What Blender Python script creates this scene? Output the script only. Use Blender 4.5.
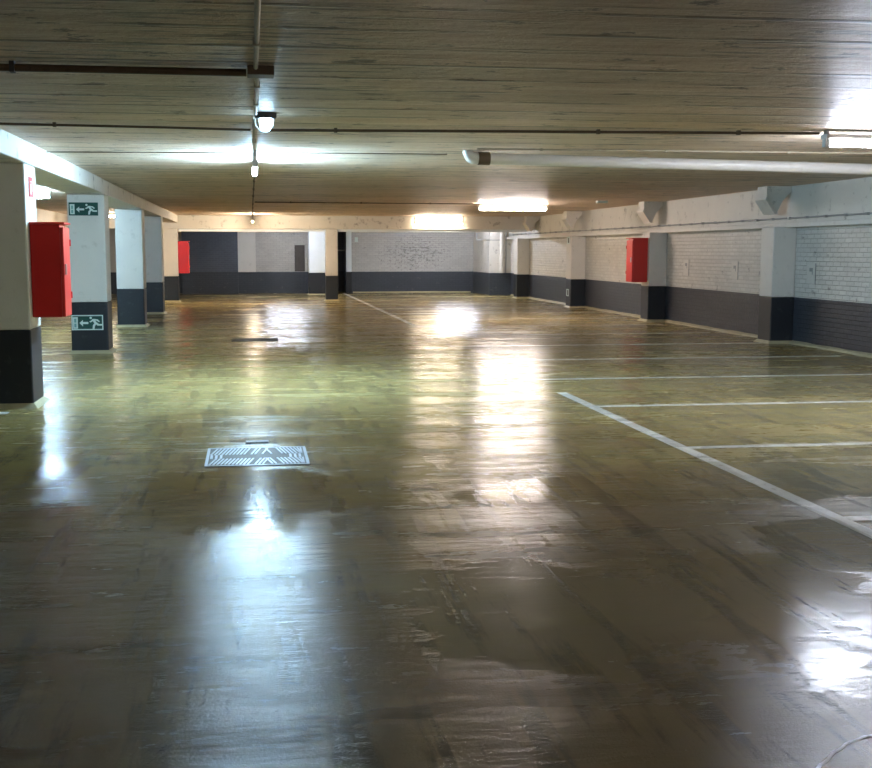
import bpy, math, random
from mathutils import Vector, Matrix
random.seed(7)
for o in list(bpy.data.objects): bpy.data.objects.remove(o)
S = bpy.context.scene
COL = S.collection
# ---------------------------------------------------------------- camera
f, ppx, ppy, HOR, VPX, EYE = 1120.0, 400.0, 384.0, 250.5, 250.0, 1.6
th = math.atan((ppy-HOR)/f); ph = math.atan((ppx-VPX)/f*math.cos(th))
sn, cs = math.sin, math.cos
Rv = Vector((cs(ph), -sn(ph), 0)); Fv = Vector((sn(ph)*cs(th), cs(ph)*cs(th), -sn(th))); Uv = Rv.cross(Fv)
cam = bpy.data.cameras.new('camera'); camo = bpy.data.objects.new('camera', cam); COL.objects.link(camo)
m = Matrix((Rv, Uv, -Fv)).transposed().to_4x4(); m.translation = Vector((0, 0, EYE)); camo.matrix_world = m
cam.sensor_width = 36; cam.lens = 36*f/872; cam.shift_x = (436-ppx)/872; cam.shift_y = (ppy-384)/872
cam.clip_start = .05; cam.clip_end = 200
S.camera = camo
# ---------------------------------------------------------------- world, exposure, lamp colours
w = bpy.data.worlds.new('world'); S.world = w; w.use_nodes = True
w.node_tree.nodes['Background'].inputs[0].default_value = (0.8, .82, .9, 1)
w.node_tree.nodes['Background'].inputs[1].default_value = .01
S.view_settings.view_transform = 'Standard'; S.view_settings.look = 'None'
S.view_settings.gamma = 1; S.view_settings.use_curve_mapping = False
S.view_settings.exposure = 2.58
COLD = (.48, .78, 1.05); WARM = (1.0, .83, .62); NEUT = (1.0, .87, .80); PALE = (.82, .90, 1.06); DIM = (1.0, .84, .66)
P_COLD, P_BULK, P_SIDE, P_NEAR, P_MID, P_FAR, P_END, P_BACK, P_FILL = 175, 9, 76, 42, 34, 23, 55, 38, 28

CEIL = 2.69
# ---------------------------------------------------------------- mesh helpers
class MB:
    def __init__(s, o=(0, 0, 0)): s.v = []; s.f = []; s.o = Vector(o); s.smooth = []
    def add(s, vs, fs, smooth=False):
        n = len(s.v); s.v += [Vector(v)-s.o for v in vs]; s.f += [[i+n for i in q] for q in fs]; s.smooth += [smooth]*len(fs)
    def box(s, x0, x1, y0, y1, z0, z1):
        vs = [(x, y, z) for z in (z0, z1) for y in (y0, y1) for x in (x0, x1)]
        s.add(vs, [(0, 2, 3, 1), (4, 5, 7, 6), (0, 1, 5, 4), (2, 6, 7, 3), (0, 4, 6, 2), (1, 3, 7, 5)]); return s
    def tube(s, pts, r, n=14, caps=True):
        pts = [Vector(p) for p in pts]; rs = r if isinstance(r, (list, tuple)) else [r]*len(pts)
        vs = []; fs = []; t0 = (pts[1]-pts[0]).normalized()
        a = t0.cross(Vector((0, 0, 1)) if abs(t0.z) < .9 else Vector((1, 0, 0))).normalized()
        for i, p in enumerate(pts):
            if i == 0: t = t0
            elif i == len(pts)-1: t = (pts[-1]-pts[-2]).normalized()
            else: t = ((pts[i]-pts[i-1]).normalized()+(pts[i+1]-pts[i]).normalized()).normalized()
            a = (a-t*a.dot(t)).normalized(); b = t.cross(a)
            for k in range(n):
                q = 2*math.pi*k/n; vs.append(p+(a*cs(q)+b*sn(q))*rs[i])
        for i in range(len(pts)-1):
            for k in range(n):
                k2 = (k+1) % n; fs.append((i*n+k, i*n+k2, (i+1)*n+k2, (i+1)*n+k))
        s.add(vs, fs, True)
        if caps:
            s.add(vs[:n], [tuple(range(n))[::-1]]); s.add(vs[-n:], [tuple(range(n))])
        return s
    def prism(s, prof, axis, a0, a1):
        """closed 2-D profile swept along an axis: 'y' -> (x,z), 'x' -> (y,z), 'z' -> (x,y)"""
        def P(p, t):
            return {'y': (p[0], t, p[1]), 'x': (t, p[0], p[1]), 'z': (p[0], p[1], t)}[axis]
        n = len(prof); vs = [P(p, a0) for p in prof]+[P(p, a1) for p in prof]
        fs = [tuple(range(n)), tuple(range(2*n-1, n-1, -1))]+[(i, i+n, (i+1) % n+n, (i+1) % n) for i in range(n)]
        s.add(vs, fs); return s
    def build(s, name, mat, parent=None, bevel=0, kind=None):
        me = bpy.data.meshes.new(name); me.from_pydata([tuple(v) for v in s.v], [], s.f)
        me.polygons.foreach_set('use_smooth', s.smooth); me.materials.append(mat)
        import bmesh
        bm = bmesh.new(); bm.from_mesh(me); bmesh.ops.recalc_face_normals(bm, faces=bm.faces); bm.to_mesh(me); bm.free()
        o = bpy.data.objects.new(name, me); COL.objects.link(o)
        if parent: o.parent = parent
        else: o.location = s.o
        if bevel:
            b = o.modifiers.new('bevel', 'BEVEL'); b.width = bevel; b.segments = 2; b.limit_method = 'ANGLE'
        if kind: o['kind'] = kind
        return o
def thing(name, label, cat, loc, group=None):
    o = bpy.data.objects.new(name, None); COL.objects.link(o); o.location = loc; o.empty_display_size = .1
    return tag(o, label, cat, group)
def tag(o, label, cat, group=None):
    o['label'] = label; o['category'] = cat
    if group: o['group'] = group
    return o

# ---------------------------------------------------------------- material helpers
class NT:
    def __init__(s, name):
        s.m = bpy.data.materials.new(name); s.m.use_nodes = True; s.t = s.m.node_tree; s.n = s.t.nodes; s.l = s.t.links
        s.b = s.n['Principled BSDF']
    def node(s, ty, **k):
        x = s.n.new(ty)
        for a, v in k.items(): setattr(x, a, v)
        return x
    def put(s, sock, v):
        if v is None: return
        if isinstance(v, bpy.types.NodeSocket): s.l.new(v, sock)
        elif isinstance(v, (tuple, list)) and len(v) == 3 and sock.type == 'RGBA': sock.default_value = (*v, 1)
        else: sock.default_value = v
    def pos(s):
        return s.node('ShaderNodeNewGeometry').outputs['Position']
    def math(s, op, a, b=None, c=None, clamp=False):
        x = s.node('ShaderNodeMath', operation=op, use_clamp=clamp)
        for i, v in enumerate((a, b, c)):
            if v is not None: s.put(x.inputs[i], v)
        return x.outputs[0]
    def mix(s, fac, a, b):
        x = s.node('ShaderNodeMix', data_type='RGBA'); s.put(x.inputs[0], fac); s.put(x.inputs[6], a); s.put(x.inputs[7], b); return x.outputs[2]
    def mixf(s, fac, a, b):
        x = s.node('ShaderNodeMix', data_type='FLOAT'); s.put(x.inputs[0], fac); s.put(x.inputs[2], a); s.put(x.inputs[3], b); return x.outputs[0]
    def noise(s, vec, scale, detail=4, rough=.55, dist=0):
        x = s.node('ShaderNodeTexNoise'); s.put(x.inputs['Vector'], vec); x.inputs['Scale'].default_value = scale
        x.inputs['Detail'].default_value = detail; x.inputs['Roughness'].default_value = rough; x.inputs['Distortion'].default_value = dist
        return x.outputs['Fac']
    def map(s, vec, scale=(1, 1, 1), rot=(0, 0, 0), loc=(0, 0, 0)):
        x = s.node('ShaderNodeMapping'); s.put(x.inputs['Vector'], vec); x.inputs['Scale'].default_value = scale
        x.inputs['Rotation'].default_value = rot; x.inputs['Location'].default_value = loc; return x.outputs[0]
    def step(s, v, lo, hi):
        x = s.node('ShaderNodeMapRange', interpolation_type='SMOOTHSTEP'); s.put(x.inputs[0], v)
        x.inputs[1].default_value = lo; x.inputs[2].default_value = hi; return x.outputs[0]
    def bump(s, h, strength, dist=.01, normal=None):
        x = s.node('ShaderNodeBump'); s.put(x.inputs['Height'], h); s.put(x.inputs['Strength'], strength)
        x.inputs['Distance'].default_value = dist
        if normal: s.put(x.inputs['Normal'], normal)
        return x.outputs[0]
    def xyz(s, v):
        x = s.node('ShaderNodeSeparateXYZ'); s.put(x.inputs[0], v); return x.outputs
    def comb(s, a, b, c):
        x = s.node('ShaderNodeCombineXYZ'); s.put(x.inputs[0], a); s.put(x.inputs[1], b); s.put(x.inputs[2], c); return x.outputs[0]
    def set(s, **k):
        for a, v in k.items(): s.put(s.b.inputs[a.replace('_', ' ')], v)

def paint(name, col, rough=.6, var=.12, dirt=None, amount=.35, scale=3, bump=.25, metal=0):
    t = NT(name); p = t.pos()
    n = t.noise(p, scale, 5); c = t.mix(t.math('MULTIPLY', n, 1.0), tuple(x*(1-var) for x in col), tuple(min(1, x*(1+var)) for x in col))
    if dirt:
        d = t.step(t.noise(p, scale*2.3, 8, .65), .56, .72); c = t.mix(t.math('MULTIPLY', d, amount), c, dirt)
    t.set(Base_Color=c, Roughness=rough, Metallic=metal)
    t.set(Normal=t.bump(t.noise(p, 45, 4), bump, .004))
    return t.m
def glow(name, col, st):
    t = NT(name); t.set(Base_Color=(.9, .9, .9), Roughness=.4)
    t.b.inputs['Emission Color'].default_value = (*col, 1); t.b.inputs['Emission Strength'].default_value = st
    return t.m
def brick(name, col, mort, axis, bumpk=.6, rough=.6, wear=None, spot=.25, spotcol=(.12, .10, .09)):
    t = NT(name); p = t.pos(); x, y, z = t.xyz(p)[:3]
    v = t.comb(y if axis == 'y' else x, z, 0.0)
    b = t.node('ShaderNodeTexBrick'); t.put(b.inputs['Vector'], v)
    b.inputs['Scale'].default_value = 1; b.inputs['Brick Width'].default_value = .22; b.inputs['Row Height'].default_value = .075
    b.inputs['Mortar Size'].default_value = .008; b.inputs['Mortar Smooth'].default_value = .5
    b.inputs['Color1'].default_value = (*[c*.93 for c in col], 1); b.inputs['Color2'].default_value = (*[min(1, c*1.05) for c in col], 1)
    b.inputs['Mortar'].default_value = (*mort, 1)
    n = t.noise(p, 1.6, 6, .6); c = t.mix(t.math('MULTIPLY', t.step(n, .45, .75), .35), b.outputs['Color'], tuple(q*.72 for q in col))
    d = t.step(t.noise(t.map(p, (1, 1, 1.6)), 4, 8, .75), .60, .65)
    c = t.mix(t.math('MULTIPLY', d, spot), c, spotcol)
    if wear:
        (a0, z0, ra, rz) = wear
        ax = y if axis == 'y' else x
        q = t.math('ADD', t.math('POWER', t.math('ABSOLUTE', t.math('DIVIDE', t.math('SUBTRACT', ax, a0), ra)), 2),
                   t.math('POWER', t.math('ABSOLUTE', t.math('DIVIDE', t.math('SUBTRACT', z, z0), rz)), 2))
        q = t.math('SUBTRACT', 1.0, q, clamp=True)
        nn = t.step(t.math('ADD', t.noise(t.map(p, (1.2, 1.2, 2.6)), 5.5, 7, .75), t.math('ADD', t.math('MULTIPLY', q, .10), t.math('MULTIPLY', b.outputs['Fac'], .07))), .60, .66)
        hole = t.math('MULTIPLY', t.math('MULTIPLY', t.step(q, 0, .3), nn), .85)
        c = t.mix(hole, c, (.07, .062, .06))
        edge = t.math('MULTIPLY', t.step(q, 0, .5), .4); c = t.mix(edge, c, b.outputs['Color'])
    t.set(Base_Color=c, Roughness=rough)
    hgt = t.math('ADD', t.math('MULTIPLY', b.outputs['Fac'], -.9), t.math('MULTIPLY', t.noise(p, 22, 4), .7))
    t.set(Normal=t.bump(hgt, bumpk, .012))
    return t.m

# ---------------------------------------------------------------- wet floor material (shared by concrete and paint marks)
PUD = [(-.1, 7.35, 1.0, 1.15, .9), (2.4, 7.2, 1.25, .55, .9), (3.6, 7.3, 1.0, .75, .9), (2.45, 4.9, .65, .9, .8),
       (1.35, 4.7, .75, .9, .8), (2.1, 4.0, .5, .5, .35), (3.3, 5.6, .7, .6, .7), (-1.7, 8.6, 1.0, 1.0, .35), (.9, 5.2, .7, .5, .3)]
def wet(name, col, col2, painted=False):
    t = NT(name); p = t.pos(); x, y, z = t.xyz(p)[:3]
    flat = t.comb(x, y, 0.0)
    # distorted coordinates for puddle outlines
    n1 = t.noise(t.map(flat, (1, 1.4, 1)), 1.5, 6, .62); n2 = t.noise(t.map(flat, (1, 1.4, 1), loc=(7, 3, 0)), 1.5, 6, .62)
    xd = t.math('ADD', x, t.math('MULTIPLY', t.math('SUBTRACT', n1, .5), 1.5)); yd = t.math('ADD', y, t.math('MULTIPLY', t.math('SUBTRACT', n2, .5), 1.5))
    acc = None
    for cx, cy, rx, ry, wgt in PUD:
        a = t.math('DIVIDE', t.math('SUBTRACT', xd, cx), rx); b = t.math('DIVIDE', t.math('SUBTRACT', yd, cy), ry)
        q = t.math('SUBTRACT', 1.0, t.math('ADD', t.math('MULTIPLY', a, a), t.math('MULTIPLY', b, b)), clamp=True)
        q = t.math('MULTIPLY', q, wgt)
        acc = q if acc is None else t.math('MAXIMUM', acc, q)
    fine = t.noise(t.map(flat, (1, 2.2, 1), rot=(0, 0, .2)), 3.2, 9, .68)
    broad = t.noise(t.map(flat, (.55, 1.5, 1), loc=(3, 1, 0)), .8, 6, .6)
    pv = t.math('ADD', t.math('MULTIPLY', acc, .55), t.math('ADD', t.math('MULTIPLY', fine, .45), t.math('MULTIPLY', broad, .35)))
    pud = t.step(pv, .49, .555)
    # broad wet sheen across the floor, growing in swept bands
    sweep = t.noise(t.map(flat, (.30, 1.6, 1), rot=(0, 0, .12)), 1.3, 7, .65)
    film = t.step(sweep, .36, .66)
    # colour
    big = t.noise(t.map(flat, (.6, .9, 1)), .45, 4, .5)
    c = t.mix(t.step(big, .35, .65), col, col2)
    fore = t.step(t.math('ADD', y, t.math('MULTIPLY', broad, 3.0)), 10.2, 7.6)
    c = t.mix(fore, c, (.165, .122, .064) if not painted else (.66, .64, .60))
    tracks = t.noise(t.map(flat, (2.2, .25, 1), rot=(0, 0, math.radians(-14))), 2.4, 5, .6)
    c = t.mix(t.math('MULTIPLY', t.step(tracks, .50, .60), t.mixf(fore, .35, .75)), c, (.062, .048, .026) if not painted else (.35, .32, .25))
    blot = t.noise(flat, 2.0, 8, .7)
    c = t.mix(t.math('MULTIPLY', t.step(blot, .49, .60), .38), c, tuple(q*.55 for q in col))
    fl = t.step(t.noise(flat, 9, 6, .8), .66, .70); c = t.mix(t.math('MULTIPLY', fl, .35), c, (.42, .38, .30))
    if painted:
        wr = t.step(t.noise(flat, 14, 6, .7), .56, .66); c = t.mix(t.math('MULTIPLY', wr, .45), c, (.2, .17, .10))
    
    # roughness: puddle smooth, film satin, drier concrete rougher
    r = t.mixf(film, .30, .13)
    r = t.math('ADD', r, t.math('MULTIPLY', t.math('SUBTRACT', fine, .5), .30))
    near = t.step(y, 10.5, 5.5)
    r = t.math('ADD', r, t.math('MULTIPLY', near, .0))
    r = t.mixf(pud, r, t.mixf(near, .12, .12))
    r = t.math('MAXIMUM', r, .06)
    t.set(Base_Color=c, Roughness=r)
    t.b.inputs['IOR'].default_value = 1.35
    t.b.inputs['Anisotropic'].default_value = .6
    t.put(t.b.inputs['Tangent'], t.comb(0.0, 1.0, 0.0))   # floor was swept and trowelled across the aisle
    g = t.noise(flat, 95, 3, .6); swell = t.noise(t.map(flat, (1, 3.0, 1), rot=(0, 0, .25)), 3.5, 5, .6); wav = t.noise(t.map(flat, (.5, 2.4, 1), rot=(0, 0, .1)), 1.1, 4, .5)
    g = t.math('SUBTRACT', g, .5); swell = t.math('SUBTRACT', swell, .5)
    rip = t.math('SUBTRACT', t.noise(t.map(flat, (.45, 3.2, 1), rot=(0, 0, -.12), loc=(1, 5, 0)), 5.0, 6, .62), .5)
    hgt = t.math('ADD', t.math('MULTIPLY', g, t.mixf(pud, t.mixf(near, .04, .34), .06)), t.math('ADD', t.math('ADD', t.math('MULTIPLY', rip, t.mixf(pud, .8, .25)), t.math('MULTIPLY', swell, t.mixf(pud, .8, .35))), t.math('MULTIPLY', wav, .9)))
    t.set(Normal=t.bump(hgt, .26, .020))
    return t.m
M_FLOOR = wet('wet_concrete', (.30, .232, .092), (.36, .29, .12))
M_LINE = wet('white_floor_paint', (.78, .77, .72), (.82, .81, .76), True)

# ---------------------------------------------------------------- ceiling material: board-marked painted concrete
def ceiling_mat():
    t = NT('board_marked_concrete'); p = t.pos(); x, y, z = t.xyz(p)[:3]
    wob = t.math('MULTIPLY', t.math('SUBTRACT', t.noise(t.map(p, (.35, 1, 1)), 1.2, 4), .5), .10)
    def boards(w, lo, off):
        yy = t.math('ADD', t.math('DIVIDE', t.math('ADD', y, wob), w), off)
        wn = t.node('ShaderNodeTexWhiteNoise', noise_dimensions='1D'); t.put(wn.inputs['W'], t.math('FLOOR', yy))
        d = t.math('ABSOLUTE', t.math('SUBTRACT', t.math('FRACT', yy), .5))
        return wn.outputs[0], t.step(d, lo, lo+.045)
    w1, j1 = boards(.52, .425, 0); w2, j2 = boards(.37, .435, .37)
    br1 = t.step(t.noise(t.map(p, (.7, 2, 1)), 1.3, 6, .65), .42, .56)
    br2 = t.step(t.noise(t.map(p, (.6, 5, 1), loc=(5, 2, 0)), 1.4, 6, .65), .50, .64)
    j = t.math('MAXIMUM', t.math('MULTIPLY', j1, br1), t.math('MULTIPLY', t.math('MULTIPLY', j2, br2), .6))
    streak = t.noise(t.map(p, (.3, 4.5, 1)), 2.0, 8, .65)
    base = t.mix(t.step(streak, .33, .67), (.70, .515, .38), (.88, .73, .585))
    base = t.mix(t.math('MULTIPLY', w1, .35), base, (.42, .35, .24))
    base = t.mix(t.math('MULTIPLY', w2, .12), base, (.40, .33, .22))
    base = t.mix(t.math('MULTIPLY', j, .62), base, (.085, .06, .035))
    spots = t.step(t.noise(t.map(p, (1, 1.6, 1)), 2.6, 8, .72), .585, .62)
    base = t.mix(t.math('MULTIPLY', spots, .7), base, (.11, .075, .04))
    scr = t.noise(t.map(p, (.5, 4.5, 1), rot=(0, 0, .55)), 3.0, 6, .6)
    zone = t.step(t.noise(p, .55, 3, .5), .52, .62)
    base = t.mix(t.math('MULTIPLY', t.math('MULTIPLY', t.step(scr, .53, .58), zone), .7), base, (.16, .13, .09))
    pale = t.step(t.noise(t.map(p, (.4, 5.5, 1), loc=(4, 9, 0)), 3.0, 8, .7), .60, .67)
    base = t.mix(t.math('MULTIPLY', pale, .6), base, (.80, .76, .64))
    t.set(Base_Color=base, Roughness=t.mixf(t.noise(p, 3, 4), .32, .58))
    h = t.math('ADD', t.math('MULTIPLY', w1, .7), t.math('ADD', t.math('MULTIPLY', w2, .5), t.math('MULTIPLY', j, 1.2)))
    h = t.math('ADD', h, t.math('MULTIPLY', streak, 1.3))
    h = t.math('ADD', h, t.math('MULTIPLY', t.noise(t.map(p, (.6, 1, 1)), 5, 7, .72), 2.2))
    t.set(Normal=t.bump(h, .9, .03))
    return t.m
M_CEIL = ceiling_mat()
# ---------------------------------------------------------------- other materials
CREAM = (.66, .635, .585)
M_WHITE = paint('white_paint', CREAM, .55, .06, (.30, .27, .22), .30, 3, .3)
M_BEAM = paint('beam_white_paint', (.64, .615, .56), .55, .08, (.16, .14, .12), .7, 2.2, .5)
M_BAND = paint('dark_blue_paint', (.009, .013, .019), .5, .2, (.09, .095, .10), .22, 4, .35)
M_BRICK_R = brick('white_brick_side', CREAM, (.57, .54, .49), 'y', 1.0, .5, spot=.55)
M_BAND_R = brick('dark_brick_side', (.040, .046, .060), (.022, .026, .034), 'y', .8, .45, spot=.35, spotcol=(.14, .14, .14))
M_BRICK_B = brick('white_brick_back', (.52, .50, .47), (.40, .385, .36), 'x', .8, .5, wear=(6.2, 1.5, 1.6, .75), spot=.35)
M_BAND_B = brick('dark_brick_back', (.046, .056, .072), (.026, .032, .044), 'x', .8, .45, spot=.35, spotcol=(.16, .16, .16))
M_NAVY = brick('navy_brick_back', (.075, .092, .125), (.10, .12, .15), 'x', .5, .5, spot=.1)
M_RED = paint('red_enamel', (.55, .016, .014), .32, .06, bump=.05)
M_RED2 = paint('red_enamel_door', (.62, .03, .025), .30, .06, bump=.05)
M_CHROME = paint('worn_steel', (.55, .55, .56), .3, .1, metal=1)
M_GREY = paint('grey_metal', (.30, .30, .29), .5, .1, (.12, .09, .06), .4)
M_LAMP = paint('lamp_grey', (.42, .42, .40), .5, .08)
M_DARKM = paint('dark_metal', (.045, .045, .045), .5, .2)
M_BROWN = paint('brown_conduit', (.10, .065, .035), .55, .25, (.04, .025, .015), .6, 5)
M_TAN = paint('tan_conduit', (.42, .36, .26), .5, .15, (.2, .14, .08), .5, 5)
M_PVC = paint('white_pipe', (.66, .63, .58), .35, .05, (.4, .36, .3), .3, 2, .1)
M_GREEN = paint('sign_green', (.005, .060, .050), .35, .03, bump=.02)
M_SIGNW = paint('sign_white', (.62, .72, .68), .35, .03, bump=.02)
M_SIGNR = paint('sign_red', (.62, .05, .06), .35, .03, bump=.02)
M_KERB = paint('cream_kerb', (.42, .38, .24), .5, .2, (.14, .12, .07), .5, 6)
M_RUST = paint('brown_board', (.085, .070, .060), .6, .25, (.03, .025, .02), .6, 9)
M_WINDOWB = paint('chalky_pale_paint', (.78, .84, .87), .5, .05, bump=.1)

# ================================================================= STRUCTURE
Y0, Y1, XL, XR = -12.0, 43.0, -5.5, 9.30
MB().box(XL-.3, XR+.3, Y0-.3, Y1+1.8, -.3, 0).build('floor', M_FLOOR, kind='structure')
MB().box(XL-.3, XR+.3, Y0-.3, Y1+1.8, CEIL, CEIL+.3).build('ceiling', M_CEIL, kind='structure')
# right wall, upper white and lower dark paint, recessed under the beam
wr = MB().box(XR, XR+.3, Y0, Y1, .80, CEIL).build('wall_right', M_BRICK_R, kind='structure')
MB().box(XR-.004, XR+.3, Y0, Y1, 0, .80).build('dark_dado', M_BAND_R, wr)
wl = MB().box(XL-.3, XL, Y0, Y1, .79, CEIL).build('wall_left', M_WHITE, kind='structure')
MB().box(XL-.3, XL+.004, Y0, Y1, 0, .79).build('dark_dado', M_BAND_R, wl)
wf = MB().box(XL, XR, Y0-.3, Y0, .8, CEIL).build('wall_front', M_WHITE, kind='structure')
MB().box(XL, XR, Y0-.3, Y0+.004, 0, .8).build('dark_dado', M_BAND, wf)
# back wall : several stretches
BY = 42.55
wb = MB().box(3.62, XR, BY, BY+.3, .80, CEIL).build('wall_back', M_BRICK_B, kind='structure')
MB().box(3.62, XR, BY-.004, BY+.3, 0, .80).build('dark_dado', M_BAND_B, wb)
MB().box(.21, 2.9, BY, BY+.3, .80, CEIL).build('grey_brick_bay', M_BRICK_B, wb)
MB().box(-.45, 2.9, BY-.006, BY+.3, 0, .80).build('dark_dado', M_BAND_B, wb)
MB().box(-.45, .21, BY-.12, BY+.3, .80, CEIL).build('white_pier', M_WHITE, wb)
MB().box(-2.5, -.45, BY-.25, BY+.3, 0, CEIL).build('navy_bay', M_NAVY, wb)
MB().box(-2.5, -.45, BY-.262, BY-.2, 0, .82).build('dark_dado', M_BAND_B, wb)
MB().box(XL, -2.5, BY, BY+.3, .8, CEIL).build('white_bay', M_WHITE, wb)
MB().box(XL, -2.5, BY-.004, BY+.3, 0, .8).build('dark_dado', M_BAND_B, wb)
MB().box(2.9, 3.62, BY+1.2, BY+1.5, .8, CEIL).build('niche_back', M_NAVY, wb)
MB().box(2.9, 3.62, BY+1.19, BY+1.5, 0, .8).build('dark_dado', M_BAND_B, wb)
MB().box(2.88, 2.96, BY+.3, BY+1.5, 0, CEIL).build('niche_side', M_NAVY, wb)
MB().box(3.60, 3.68, BY+.3, BY+1.5, 0, CEIL).build('niche_side', M_NAVY, wb)
MB().box(3.60, 3.80, BY-.10, BY, .80, CEIL).build('white_post', M_WINDOWB, wb)
MB().box(3.60, 3.80, BY-.10, BY, 0, .80).build('post_base', M_BAND, wb)
MB().box(8.50, XR, 39.6, BY, .80, CEIL).build('projecting_bay', M_BEAM, wb)
MB().box(8.50, XR, 39.59, BY, 0, .80).build('dark_dado', M_BAND_B, wb)
# beams and trims
def structure(mb, name, mat, bevel=0): return mb.build(name, mat, kind='structure', bevel=bevel)
structure(MB().box(-2.78, -2.20, Y0, 17.6, 2.47, CEIL), 'trim_1', M_BEAM, .012)      # long left beam, in two lifts
structure(MB().box(-2.77, -2.215, 17.6, 35.7, 2.46, CEIL), 'trim_2', M_BEAM, .012)
structure(MB().box(XL, XR-.1, 35.7, 36.08, 2.27, CEIL), 'trim_3', M_BEAM, .012)
structure(MB().box(-2.2, 8.9, 35.78, 36.0, 2.19, 2.27), 'trim_4', M_WINDOWB)
structure(MB().box(XR-.10, XR, Y0, 39.6, 2.06, CEIL), 'trim_5', M_BEAM)
structure(MB().box(XR-.20, XR, Y0, 39.6, 1.99, 2.07), 'trim_6', M_WHITE, .008)
# slightly raised cream kerbs at the foot of the walls
def kerb_run(name, x0, y0, x1, y1, wdt):
    mb = MB(); n = max(2, int(math.hypot(x1-x0, y1-y0)/.35)); d = Vector((x1-x0, y1-y0, 0)).normalized(); nn = Vector((-d.y, d.x, 0))
    vs = []; fs = []
    for i in range(n+1):
        p = Vector((x0+(x1-x0)*i/n, y0+(y1-y0)*i/n, 0)); ww = wdt*random.uniform(.55, 1.25)
        vs += [p, p+nn*ww*.8+Vector((0, 0, .012)), p+nn*ww, p+Vector((0, 0, random.uniform(.045, .06)))]
        vs[-3] = p+nn*ww*.75+Vector((0, 0, .025)); vs[-2] = p+nn*ww
    for i in range(n):
        a = i*4; b = a+4
        fs += [(a+3, a+1, b+1, b+3), (a+1, a+2, b+2, b+1), (a+2, a, b, b+2), (a, a+3, b+3, b)]
    fs += [(0, 2, 1, 3), (n*4, n*4+3, n*4+1, n*4+2)]
    mb.add(vs, fs); return mb
structure(kerb_run('k', XR, Y0, XR, 39.5, .09), 'baseboard_right', M_KERB)
structure(kerb_run('k', XL, 42.4, XL, Y0, .07), 'baseboard_left', M_KERB)
structure(kerb_run('k', 8.4, BY-.01, 3.85, BY-.01, -.06), 'baseboard_back', M_KERB)

# ================================================================= COLUMNS
def column(x0, x1, yf, dep, top, label, lowmat=M_BAND, up=M_WHITE, band=.80, cat='column', name='concrete_column', group='concrete columns of the left row', fil=.045):
    c = ((x0+x1)/2, yf+dep/2, 0); t = thing(name, label, cat, c, group)
    MB(c).box(x0, x1, yf, yf+dep, band, top).build('upper_shaft', up, t, .018)
    MB(c).box(x0-.002, x1+.002, yf-.002, yf+dep+.002, 0, band).build('dark_base', lowmat, t, .018)
    # rough cement fillet round the foot
    mb = MB(c)
    def ring(z, e): return [(x0-e, yf-e, z), (x1+e, yf-e, z), (x1+e, yf+dep+e, z), (x0-e, yf+dep+e, z)]
    vs = ring(0.0, fil*1.3)+ring(.012, fil)+ring(.05, .004)
    fs = [(i, (i+1) % 4, (i+1) % 4+4, i+4) for i in range(4)]+[(i+4, (i+1) % 4+4, (i+1) % 4+8, i+8) for i in range(4)]+[(3, 2, 1, 0), (8, 9, 10, 11)]
    mb.add(vs, fs); mb.build('cement_fillet', M_KERB, t)
    return t
column(-2.80, -2.22, 11.75, .58, 2.47, 'nearest square concrete column at the left edge, white above a dark base, red cabinet on its side')
column(-2.78, -2.22, 17.95, .56, 2.46, 'second column of the left row, carrying two green running-man exit signs')
column(-2.78, -2.22, 24.10, .56, 2.46, 'third column of the left row, brightly lit pale face just behind the one with exit signs')
column(-2.76, -2.20, 28.95, .56, 2.46, 'fourth column of the left row, grey and partly hidden behind the brightly lit one')
column(-2.78, -2.23, 35.72, .36, 2.27, 'farthest column of the left row, under the cross beam, with small red cabinet')
column(2.38, 2.76, 35.72, .36, 2.27, 'slim cream column standing alone in the middle under the far cross beam', group='columns under the far cross beam')
column(2.10, 2.72, 40.7, .5, CEIL, 'pale bluish pier standing just behind the slim middle column', up=M_WINDOWB, group='columns under the far cross beam')
PIL = [(12.1, 'wall pilaster on the right wall nearest the viewer, mostly outside the frame'),
       (18.30, 'large white wall pilaster at the right with a dark base, nearest in view'),
       (24.35, 'wall pilaster on the right that carries the red fire cabinet'),
       (30.55, 'far wall pilaster between red cabinet and corner, carrying black and white plates'),
       (36.95, 'farthest pilaster of the right wall, beside the back corner')]
for i, (yy, lb) in enumerate(PIL):
    if i == 0: continue
    column(8.88, XR-.002, yy, .48, 2.0, lb, cat='pilaster', name='wall_pilaster', group='pilasters of the right wall', fil=.04)
# haunch brackets at the ceiling over the pilasters
HL = ['large stub bracket under the ceiling above the nearest right pilaster', 'stub bracket under the ceiling above the pilaster with the red cabinet',
      'small stub bracket under the ceiling, third along the right beam', 'farthest tiny stub bracket on the right beam near the cross beam']
for (yy, lb), hl in zip(PIL[1:], HL):
    yb = yy
    if yb > 35: yb = 35.2
    c = (9.0, yb+.22, 2.2); t = thing('beam_bracket', hl, 'bracket', c, 'stub brackets on the right beam')
    MB(c).prism([(9.195, CEIL), (8.75, CEIL), (8.75, 2.47), (8.91, 2.24), (8.95, 2.24), (9.05, 2.45), (9.195, 2.60)], 'y', yb+.05, yb+.42).build('concrete_stub', M_BEAM, t, .01)
    MB(c).prism([(8.72, 2.50), (8.72, 2.46), (8.89, 2.215), (8.95, 2.215), (8.95, 2.24), (8.91, 2.24), (8.75, 2.47), (8.75, 2.50)], 'y', yb+.02, yb+.45).build('bottom_lip', M_WHITE, t)

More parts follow.
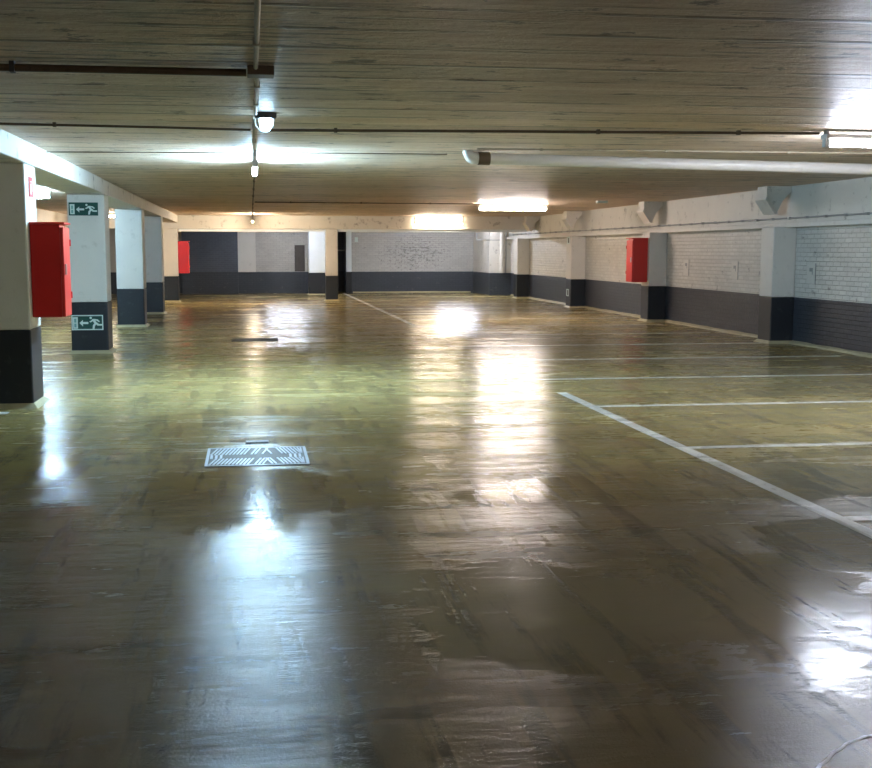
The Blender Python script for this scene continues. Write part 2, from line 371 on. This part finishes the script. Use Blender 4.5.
# ================================================================= FIRE CABINETS
def cabinet(xw, sgn, y0, z0, z1, label, dep=.335, wid=.38):
    """xw : face of the column it hangs on; sgn : direction it sticks out"""
    c = (xw+sgn*dep/2, y0+wid/2, z0); t = thing('fire_cabinet', label, 'fire cabinet', c, 'red fire cabinets')
    a, b = sorted((xw+sgn*.003, xw+sgn*(dep-.035)))
    MB(c).box(a, b, y0, y0+wid, z0, z1).build('body', M_RED, t, .008)
    a, b = sorted((xw+sgn*(dep-.034), xw+sgn*dep)); d = MB(c).box(a, b, y0-.008, y0+wid+.008, z0+.005, z1-.03).build('door', M_RED2, t, .006)
    a2, b2 = sorted((xw+sgn*dep, xw+sgn*(dep+.012)))
    zm = (z0+z1)/2
    MB(c).box(a2, b2, y0+.04, y0+.10, zm-.04, zm+.07).build('lock', M_CHROME, d, .003)
    for zz in (z0+.18, z1-.22): MB(c).tube([(xw+sgn*(dep+.004), y0+wid+.004, zz), (xw+sgn*(dep+.004), y0+wid+.004, zz+.07)], .009, 8).build('hinge', M_RED, d)
    a, b = sorted((xw+sgn*.003, xw+sgn*(dep+.015)))
    MB(c).box(a, b, y0-.015, y0+wid+.015, z1, z1+.022).build('top_lip', M_RED2, t, .004)
    return t
cabinet(-2.218, 1, 11.86, .92, 1.865, 'large red metal fire cabinet mounted on the side of the nearest left column')
cabinet(-2.228, 1, 35.78, .89, 1.87, 'small looking red fire cabinet on the farthest column of the left row', wid=.26)
cabinet(8.878, -1, 24.42, .89, 1.86, 'red metal fire cabinet on the pilaster of the right brick wall', dep=.37)

# ================================================================= SIGNS
def poly(mb, pts, y, th=.002):
    mb.prism(pts, 'y', y-th, y)
def exit_sign(xc, zc, y, W, H, border, label):
    c = (xc, y, zc); t = thing('exit_sign', label, 'exit sign', c, 'green exit signs on the second left column')
    MB(c).box(xc-W/2, xc+W/2, y-.006, y, zc-H/2, zc+H/2).build('sign_board', M_GREEN, t)
    yf = y-.0065
    def P(u, v): return (xc+(u-.5)*W, zc+(.5-v)*H)       # u right, v down, 0..1
    d = MB(c); poly(d, [P(.04, .14), (P(.20, .14)), P(.20, .90), P(.05, .90)], yf); do = d.build('door_symbol', M_SIGNW, t)
    g = MB(c)
    for q in ((.085, .24, .155, .50), (.085, .56, .155, .82)): poly(g, [P(q[0], q[1]), P(q[2], q[1]), P(q[2], q[3]), P(q[0], q[3])], yf-.0022, .0008)
    g.build('door_panels', paint_pg, do)
    a = MB(c); poly(a, [P(.25, .53), P(.36, .32), P(.36, .46), P(.53, .46), P(.53, .60), P(.36, .60), P(.36, .76)], yf); a.build('arrow', M_SIGNW, t)
    r = MB(c)
    hx, hy = P(.61, .19); poly(r, [(hx+.035*W*cs(k*math.pi/6)*1.1, hy+.035*W*sn(k*math.pi/6)*1.1) for k in range(12)], yf)
    poly(r, [P(.645, .28), P(.72, .26), P(.80, .52), P(.735, .62)], yf-.0002)                 # trunk leaning left
    poly(r, [P(.67, .27), P(.70, .38), P(.60, .50), P(.56, .44), P(.625, .36)], yf-.0004)     # leading arm
    poly(r, [P(.71, .26), P(.83, .30), P(.90, .44), P(.86, .48), P(.80, .38), P(.72, .36)], yf-.0006)   # trailing arm
    poly(r, [P(.74, .52), P(.80, .56), P(.74, .72), P(.72, .92), P(.66, .92), P(.67, .68)], yf-.0008)   # leading leg
    poly(r, [P(.75, .56), P(.80, .49), P(.86, .60), P(.97, .60), P(.97, .71), P(.82, .71)], yf-.0010)   # trailing leg
    r.build('running_figure', M_SIGNW, t)
    if border:
        b = MB(c); e = .035; ez = e*W/H
        for q in ((0, 0, 1, ez), (0, 1-ez, 1, 1), (0, ez, e, 1-ez), (1-e, ez, 1, 1-ez)): poly(b, [P(q[0], q[1]), P(q[2], q[1]), P(q[2], q[3]), P(q[0], q[3])], yf)
        b.build('border', M_SIGNW, t)
paint_pg = paint('sign_teal', (.18, .36, .33), .4, .03, bump=.02)
exit_sign(-2.535, 2.235, 17.948, .44, .20, False, 'green exit sign with running figure at the top of the second column')
exit_sign(-2.53, .485, 17.944, .48, .235, True, 'green exit sign with pale border low on the dark column base')
# small red and white sign on the side of the first column
c = (-2.218, 12.02, 2.245); t = thing('fire_sign', 'small red and white fire equipment sign above the big red cabinet', 'sign', c)
MB(c).box(-2.218, -2.213, 11.93, 12.13, 2.145, 2.345).build('sign_board', M_SIGNR, t)
mb = MB(c); X = -2.2125
mb.box(X, X+.001, 11.99, 12.03, 2.17, 2.28); mb.box(X, X+.001, 11.98, 12.04, 2.29, 2.305); mb.box(X, X+.001, 12.055, 12.07, 2.20, 2.31)
mb.build('pictogram', M_SIGNW, t)
# little plates on the right side
def plate(x, y, z, h, label, dark=True):
    c = (x, y, z); t = thing('number_plate', label, 'plate', c, 'small plates on the right wall')
    MB(c).box(x-.006, x, y-.14, y+.14, z-h/2, z+h/2).build('plate', M_WHITE, t, .001)
    mb = MB(c); mb.box(x-.008, x-.0061, y-.06, y+.05, z+.03, z+.09); mb.box(x-.008, x-.0061, y-.06, y-.035, z-.02, z+.0299); mb.build('dark_mark', M_GREY, t)
    MB(c).box(x-.007, x+.001, y-.155, y-.141, z-h/2-.01, z+h/2).build('edge', M_GREY, t)
plate(XR-.001, 17.75, 1.22, .34, 'small pale plate with dark mark on white wall right of the nearest pilaster')
plate(XR-.001, 20.75, 1.22, .34, 'small pale plate with dark mark on brick wall left of the nearest pilaster')
plate(XR-.001, 23.2, 1.24, .34, 'small pale plate on brick wall, next to the red cabinet pilaster')
for z, lb in ((1.88, 'black and white plate at the top of the second far pilaster'), (.42, 'white mark plate low on the dark base of the second far pilaster')):
    c = (8.877, 30.9, z); t = thing('marker_plate', lb, 'plate', c, 'black and white marker plates')
    MB(c).box(8.870, 8.877, 30.70, 30.95, z-.10, z+.10).build('plate', M_SIGNW, t)
    MB(c).box(8.867, 8.869, 30.74, 30.84, z-.07, z+.07).build('dark_mark', M_DARKM, t)

# ================================================================= LAMPS
def batten(c, ax, L, col, P, label, zt=2.575, group='tube lamps', zc=CEIL, tr=.026, hw=.022):
    x, y = c; o = (x, y, zc); t = thing('tube_lamp', label, 'lamp', o, group)
    def B(a0, a1, b0, b1, z0, z1):
        return MB(o).box(x+a0, x+a1, y+b0, y+b1, z0, z1) if ax == 'x' else MB(o).box(x+b0, x+b1, y+a0, y+a1, z0, z1)
    h = L/2
    B(-h, h, -hw, hw, zt+.045, zt+.085).build('housing', M_LAMP, t, .004)
    for s in (-1, 1):
        B(*sorted((s*h, s*(h-.05))), -.03, .03, zt-.03, zt+.0449).build('end_cap', M_LAMP, t, .004)
        B(*sorted((s*(h-.035), s*(h-.005))), -.02, .02, zt+.0851, zc-.001).build('hanger', M_GREY, t)
    a, b = -h+.051, h-.051
    pts = [(x+a, y, zt), (x+b, y, zt)] if ax == 'x' else [(x, y+a, zt), (x, y+b, zt)]
    MB(o).tube(pts, tr, 16).build('glowing_tube', glow('glow', col, P), t)
    return t
batten((.07, 13.3), 'y', 1.55, COLD, P_COLD, 'cold white tube lamp seen end on, hanging from ceiling over middle aisle', 2.535)
batten((-4.35, 21.4), 'x', 1.55, COLD, P_SIDE, 'cold tube lamp in the left side aisle, seen between first and second column')
batten((6.0, 9.8), 'x', 1.60, PALE, P_NEAR, 'tube lamp at the right edge of the picture, in front of the white drain pipe', 2.565, hw=.06)
batten((6.08, 25.8), 'x', 1.66, NEUT, P_MID, 'bright warm tube lamp across the ceiling, middle right, before the far beam', 2.565, tr=.04)
batten((5.98, 35.55), 'x', 1.6, WARM, P_FAR, 'warm tube lamp hanging in front of the far cross beam', 2.44)
batten((.09, 34.2), 'y', 1.5, WARM, P_END, 'farthest tube lamp seen end on, before the cross beam at middle', 2.48)
batten((-4.3, 33.5), 'x', 1.5, WARM, P_BACK*.5, 'tube lamp at the far end of the left side aisle')
batten((1.2, 39.0), 'x', 1.5, PALE, P_BACK, 'tube lamp in the back bay behind the cross beam')
batten((7.2, 38.6), 'x', 1.5, PALE, P_BACK*1.4, 'tube lamp in the right back bay behind the cross beam')
batten((4.5, -4.0), 'x', 1.5, DIM, P_FILL, 'added fill tube lamp, unseen, behind the viewer on the right')  # fixture added out of view to brighten the near ceiling and floor
batten((9.25-.5, 3.5), 'y', 1.5, PALE, P_FILL*1.6, 'added fill tube lamp along the right wall beside the viewer, outside the picture')  # also an added, unseen fixture, lifting the dark foreground
batten((-1.5, -4.0), 'x', 1.5, DIM, P_FILL*.3, 'added fill tube lamp, unseen, behind the viewer on the left')  # weaker added fill lamp, unseen, for the foreground
# bulkhead lamp
o = (.14, 9.2, CEIL); t = thing('bulkhead_lamp', 'small round bulkhead lamp glowing cold white on the ceiling, nearest on middle conduit', 'lamp', o)
MB(o).tube([(.14, 9.2, CEIL-.001), (.14, 9.2, CEIL-.03), (.14, 9.2, CEIL-.045)], [.088, .088, .08], 24).build('base_plate', M_DARKM, t)
MB(o).tube([(.14, 9.2, CEIL-.046), (.14, 9.2, CEIL-.09), (.14, 9.2, CEIL-.125), (.14, 9.2, CEIL-.14)], [.050, .049, .040, .022], 20).build('glass_globe', glow('glow', COLD, P_BULK), t)
mb = MB(o)
mb.tube([(.13-.075, 9.2, CEIL-.046), (.13-.07, 9.2, CEIL-.10), (.13-.03, 9.2, CEIL-.15), (.13+.03, 9.2, CEIL-.15), (.13+.07, 9.2, CEIL-.10), (.13+.075, 9.2, CEIL-.046)], .004, 8)
mb.build('wire_guard', M_GREY, t)

# ================================================================= CONDUITS AND PIPES
def conduit(pts, r, mat, label, clips=1.5, name='conduit', clipmat=None, gap=True, cat='conduit', group=None, cs_=.014):
    o = pts[0]; t = thing(name, label, cat, o, group); MB(o).tube(pts, r, 10).build('pipe', mat, t)
    if clips:
        for a, b in zip(pts[:-1], pts[1:]):
            a = Vector(a); b = Vector(b); L = (b-a).length; n = int(L/clips)
            d = (b-a).normalized()
            for i in range(n):
                p = a+d*(clips*(i+.5)); e = r+.006
                mb = MB(o)
                if name == 'wall_conduit': mb.box(p.x-e, XR-.10, p.y-cs_, p.y+cs_, p.z-e, p.z+e)
                elif abs(d.y) > .7: mb.box(p.x-e, p.x+e, p.y-cs_, p.y+cs_, p.z-e, CEIL-.0005)
                else: mb.box(p.x-cs_, p.x+cs_, p.y-e, p.y+e, p.z-e, CEIL-.0005)
                mb.build('clip', clipmat or mat, t)
    return t
zc = CEIL-.022
conduit([(.05, -6, zc), (.05, 6.80, zc)], .014, M_TAN, 'thin tan conduit running away from viewer along middle of ceiling', 1.6)
conduit([(.06, 7.06, zc), (.06, 9.06, zc)], .014, M_TAN, 'tan conduit between brown junction box and small bulkhead lamp', .9)
conduit([(.05, 9.34, zc), (.06, 12.45, zc)], .012, M_TAN, 'tan conduit between bulkhead lamp and end-on tube lamp', 1.3)
conduit([(.115, 9.35, zc+.011), (.115, 10.1, zc+.011)], .006, M_BROWN, 'short thin cable between bulkhead lamp and end-on tube lamp', 1.2)
conduit([(.08, 14.12, zc), (.08, 25.3, zc), (.09, 33.4, zc)], .012, M_BROWN, 'thin conduit continuing from end-on lamp to the farthest lamp', 2.4)
conduit([(-2.15, 6.90, CEIL-.035), (-.005, 6.93, CEIL-.035)], .022, M_BROWN, 'thick dark brown conduit crossing the ceiling at upper left', 1.6, clipmat=M_DARKM)
t = tag(MB((.08, 6.93, CEIL)).box(.0, .16, 6.85, 7.01, CEIL-.055, CEIL-.001).build('junction_box', M_BROWN, bevel=.006), 'brown junction box where the thick conduit meets the middle conduit', 'junction box')
conduit([(-2.19, 10.04, zc), (-.6, 10.18, zc), (.02, 10.28, zc)], .011, M_BROWN, 'thin dark conduit from the left beam to the middle conduit', 1.1)
conduit([(.13, 10.28, zc), (2.5, 10.08, zc), (5.2, 9.89, zc)], .013, M_BROWN, 'thin dark conduit from bulkhead lamp to right lamp, with clips', 1.3)
conduit([(-2.19, 12.85, zc), (-.05, 12.62, zc)], .006, M_BROWN, 'thin cable from left beam to end-on tube lamp', 0)
conduit([(.18, 12.6, zc), (2.2, 12.55, zc)], .006, M_BROWN, 'thin cable from end-on tube lamp towards white drain pipe', 0)
conduit([(.12, 25.4, zc), (5.2, 25.75, zc)], .012, M_BROWN, 'distant thin conduit leading to the bright middle right lamp', 1.6)
conduit([(2.42, 11.95, zc+.01), (9.15, 11.9, zc+.01)], .009, M_TAN, 'thin pale conduit beside the white drain pipe', 1.4)
conduit([(XR-.125, Y0+.3, 2.15), (XR-.125, 39.5, 2.15)], .014, M_GREY, 'grey conduit with many clips along the right wall beam', .62, name='wall_conduit', clipmat=M_GREY, cs_=.03)
t = tag(MB((2.3, 36, 2)).tube([(8.0, 39.45, 2.22), (8.0, 39.45, 1.97), (8.5, 39.45, 1.97), (8.84, 39.45, 1.97)], .014, 8).build('conduit', M_GREY), 'short bent conduit in the far right corner', 'conduit')
# drain pipe
o = (2.5, 12.3, 2.6); t = thing('drain_pipe', 'thick white drain pipe under the ceiling with an elbow at its left end', 'pipe', o)
A = Vector((2.62, 12.3, 2.603)); Bp = Vector((9.19, 12.3, 2.50))
MB(o).tube([A, Bp], .062, 24).build('pipe', M_PVC, t)
for k in (.27, .56, .80): q = A.lerp(Bp, k); MB(o).tube([q-Vector((.035, 0, 0)), q+Vector((.035, 0, 0))], .066, 24).build('clamp', M_PVC, t)
MB(o).tube([(2.50, 12.3, 2.605), (2.63, 12.3, 2.603)], .072, 24).build('coupling', M_BROWN, t)
MB(o).tube([(2.385, 12.3, CEIL-.004), (2.385, 12.3, 2.665), (2.41, 12.3, 2.625), (2.45, 12.3, 2.607), (2.50, 12.3, 2.605)], [.052, .055, .062, .065, .065], 20).build('elbow', M_PVC, t)
# vertical pipes, back corner
t = thing('vertical_pipe', 'pale thick vertical pipe in the far right corner', 'pipe', (8.92, 39.5, .8))
MB((8.92, 39.5, .8)).tube([(8.92, 39.5, .8), (8.92, 39.5, CEIL-.002)], .07, 16).build('pipe', M_WHITE, t)
MB((8.92, 39.5, .8)).tube([(8.92, 39.5, 1.2), (8.92, 39.5, 1.32)], .082, 16).build('socket', M_WHITE, t)
tag(MB((9.08, 39.52, .8)).tube([(9.08, 39.52, .8), (9.08, 39.52, CEIL-.002)], .022, 10).build('vertical_pipe', M_GREY), 'thin dark vertical pipe beside the pale thick one in the corner', 'pipe')
# small ceiling bits
tag(MB((6.9, 12.6, CEIL)).box(7.0, 7.14, 14.3, 14.42, CEIL-.03, CEIL-.001).build('ceiling_box', M_SIGNW, bevel=.005), 'tiny white box on the ceiling left of the nearest right bracket', 'box')
tag(MB((7.5, 24, CEIL)).box(7.62, 7.85, 24.2, 24.35, CEIL-.05, CEIL-.001).build('ceiling_box', M_SIGNW, bevel=.005), 'tiny white box on the ceiling beside the bright middle right lamp', 'box')

# ================================================================= BACK BAY DETAILS
o = (1.9, BY-.02, .82); t = thing('boarded_hatch', 'dark brown boarded hatch in the back wall left of the slim middle column', 'hatch', o)
MB(o).box(1.66, 2.04, BY-.03, BY-.001, .82, 1.80).build('board', M_RUST, t, .004)
MB(o).box(2.045, 2.10, BY-.045, BY-.001, .82, 1.84).build('frame', M_LAMP, t)
o = (3.2, BY+.6, 1.6); t = thing('wall_shelf', 'narrow shelf in the dark niche right of the slim middle column', 'shelf', o)
MB(o).box(2.965, 3.595, BY+.5, BY+.8, 1.58, 1.63).build('board', M_LAMP, t)
o = (3.98, BY-.005, 2.0); t = thing('wall_outlet', 'small pale box high on the back wall beside the white post', 'box', o)
MB(o).box(3.93, 4.05, BY-.06, BY-.001, 1.92, 2.10).build('box', M_SIGNW, t, .004)

# ================================================================= FLOOR MARKS
def mark(x0, x1, y0, y1, label, skew=0):
    c = ((x0+x1)/2, (y0+y1)/2, 0); mb = MB(c)
    mb.prism([(x0, y0), (x1, y0+skew), (x1, y1+skew), (x0, y1)], 'z', .0004, .0024)
    return tag(mb.build('floor_line', M_LINE), label, 'floor line', 'white parking lines')
mark(3.42, 3.53, 1.5, 12.25, 'long white line running away from viewer at right, near part')
mark(3.42, 3.53, 23.9, 42.4, 'far part of the long white line, reaching the back wall')
LB = ['white bay line at the right edge, nearest of all the cross lines', 'second nearest white bay line, joining the long line at middle right',
      'third nearest white bay line, meeting the end of the long line', 'fourth nearest white bay line on the right', 'fifth white bay line, ending by the nearest right pilaster',
      'sixth white bay line, just past the nearest right pilaster', 'seventh white bay line counted from the viewer', 'eighth white bay line, short of the red cabinet pilaster',
      'ninth white bay line, level with the red cabinet pilaster', 'tenth white bay line, beyond the red cabinet', 'eleventh white bay line in the distance', 'farthest white bay line before the cross beam']
for i, lb in enumerate(LB):
    yy = 6.12+2.46*i
    mark(3.535 if i < 3 or i > 7 else 3.3, 8.9 if i not in (5, 10) else 8.8, yy, yy+.10, lb)
mark(-5.2, -2.40, 11.32, 11.48, 'white line ending in front of the nearest left column')
# thin curved paint drip bottom right
mb = MB((1.9, 3.2, 0)); pts = [(1.72+.32*k/14, 3.11+.21*sn(k/14*1.45)+.004*sn(k*1.7)) for k in range(15)]
for a, b in zip(pts[:-1], pts[1:]):
    d = Vector((b[0]-a[0], b[1]-a[1])).normalized()*.006; n = (-d.y, d.x)
    mb.prism([(a[0]-n[0], a[1]-n[1]), (b[0]-n[0], b[1]-n[1]), (b[0]+n[0], b[1]+n[1]), (a[0]+n[0], a[1]+n[1])], 'z', .0004, .0022)
tag(mb.build('paint_trickle', M_LINE), 'thin curved white trickle of paint on the wet floor, lower right corner', 'paint mark')

# ================================================================= DRAIN COVERS
M_PLATE = paint('wet_iron', (.055, .045, .028), .6, .2, bump=.3)
M_RIDGE = paint('worn_wet_iron', (.42, .45, .48), .32, .2, (.2, .18, .12), .5, 9, metal=.6)
def cover(xc, y0, W, D, label, ridge):
    c = (xc, y0+D/2, 0); t = thing('drain_cover', label, 'drain cover', c, 'iron drain covers in the middle aisle')
    x0, x1, y1 = xc-W/2, xc+W/2, y0+D
    MB(c).box(x0, x1, y0, y1, .0005, .006).build('plate', M_PLATE, t)
    fr = MB(c)
    for q in ((x0-.02, x1+.02, y0-.022, y0), (x0-.02, x1+.02, y1, y1+.022), (x0-.022, x0, y0, y1), (x1, x1+.022, y0, y1)): fr.box(*q, .0005, .009)
    fr.build('frame', ridge, t)
    rb = MB(c); n = 26; s = W/n
    for k in range(n):
        for half in (0, 1):
            u = x0+s*(k+.2)
            if half == 0: a, b, z0, z1_ = u, u+s*1.6, y0+.02, y0+D*.36
            else: a, b, z0, z1_ = u, u+s*1.6, y0+D*.60, y1-.02
            if k > n*.55: a, b = b, a
            a = min(max(a, x0+.005), x1-.025); b = min(max(b, x0+.005), x1-.025)
            if abs(k-n/2) < 5 and random.random() < .35: continue
            rb.prism([(a, z0), (a+s*.42, z0), (b+s*.42, z1_), (b, z1_)], 'z', .0062, .011)
    for (a, b) in ((x0+.01, x0+.12), (x1-.12, x1-.01)):
        for k in range(3): rb.box(a+(b-a)*k/3, a+(b-a)*(k+.5)/3, y0+D*.38, y0+D*.58, .0062, .010)
    rb.build('tread_ridges', ridge, t)
cover(.03, 8.33, .74, .72, 'near rectangular iron drain cover with worn shiny diagonal ridges', M_RIDGE)
cover(.06, 20.0, .78, .55, 'distant dark drain cover in the middle aisle', M_DARKM)
o = (.04, 9.36, 0); t = thing('drain_slot', 'small dark slotted gully just behind the near drain cover', 'drain', o)
MB(o).box(-.06, .13, 9.30, 9.42, .0005, .008).build('slot_body', M_DARKM, t, .002)
MB(o).box(-.055, .125, 9.31, 9.325, .0082, .013).build('lip', M_GREY, t)
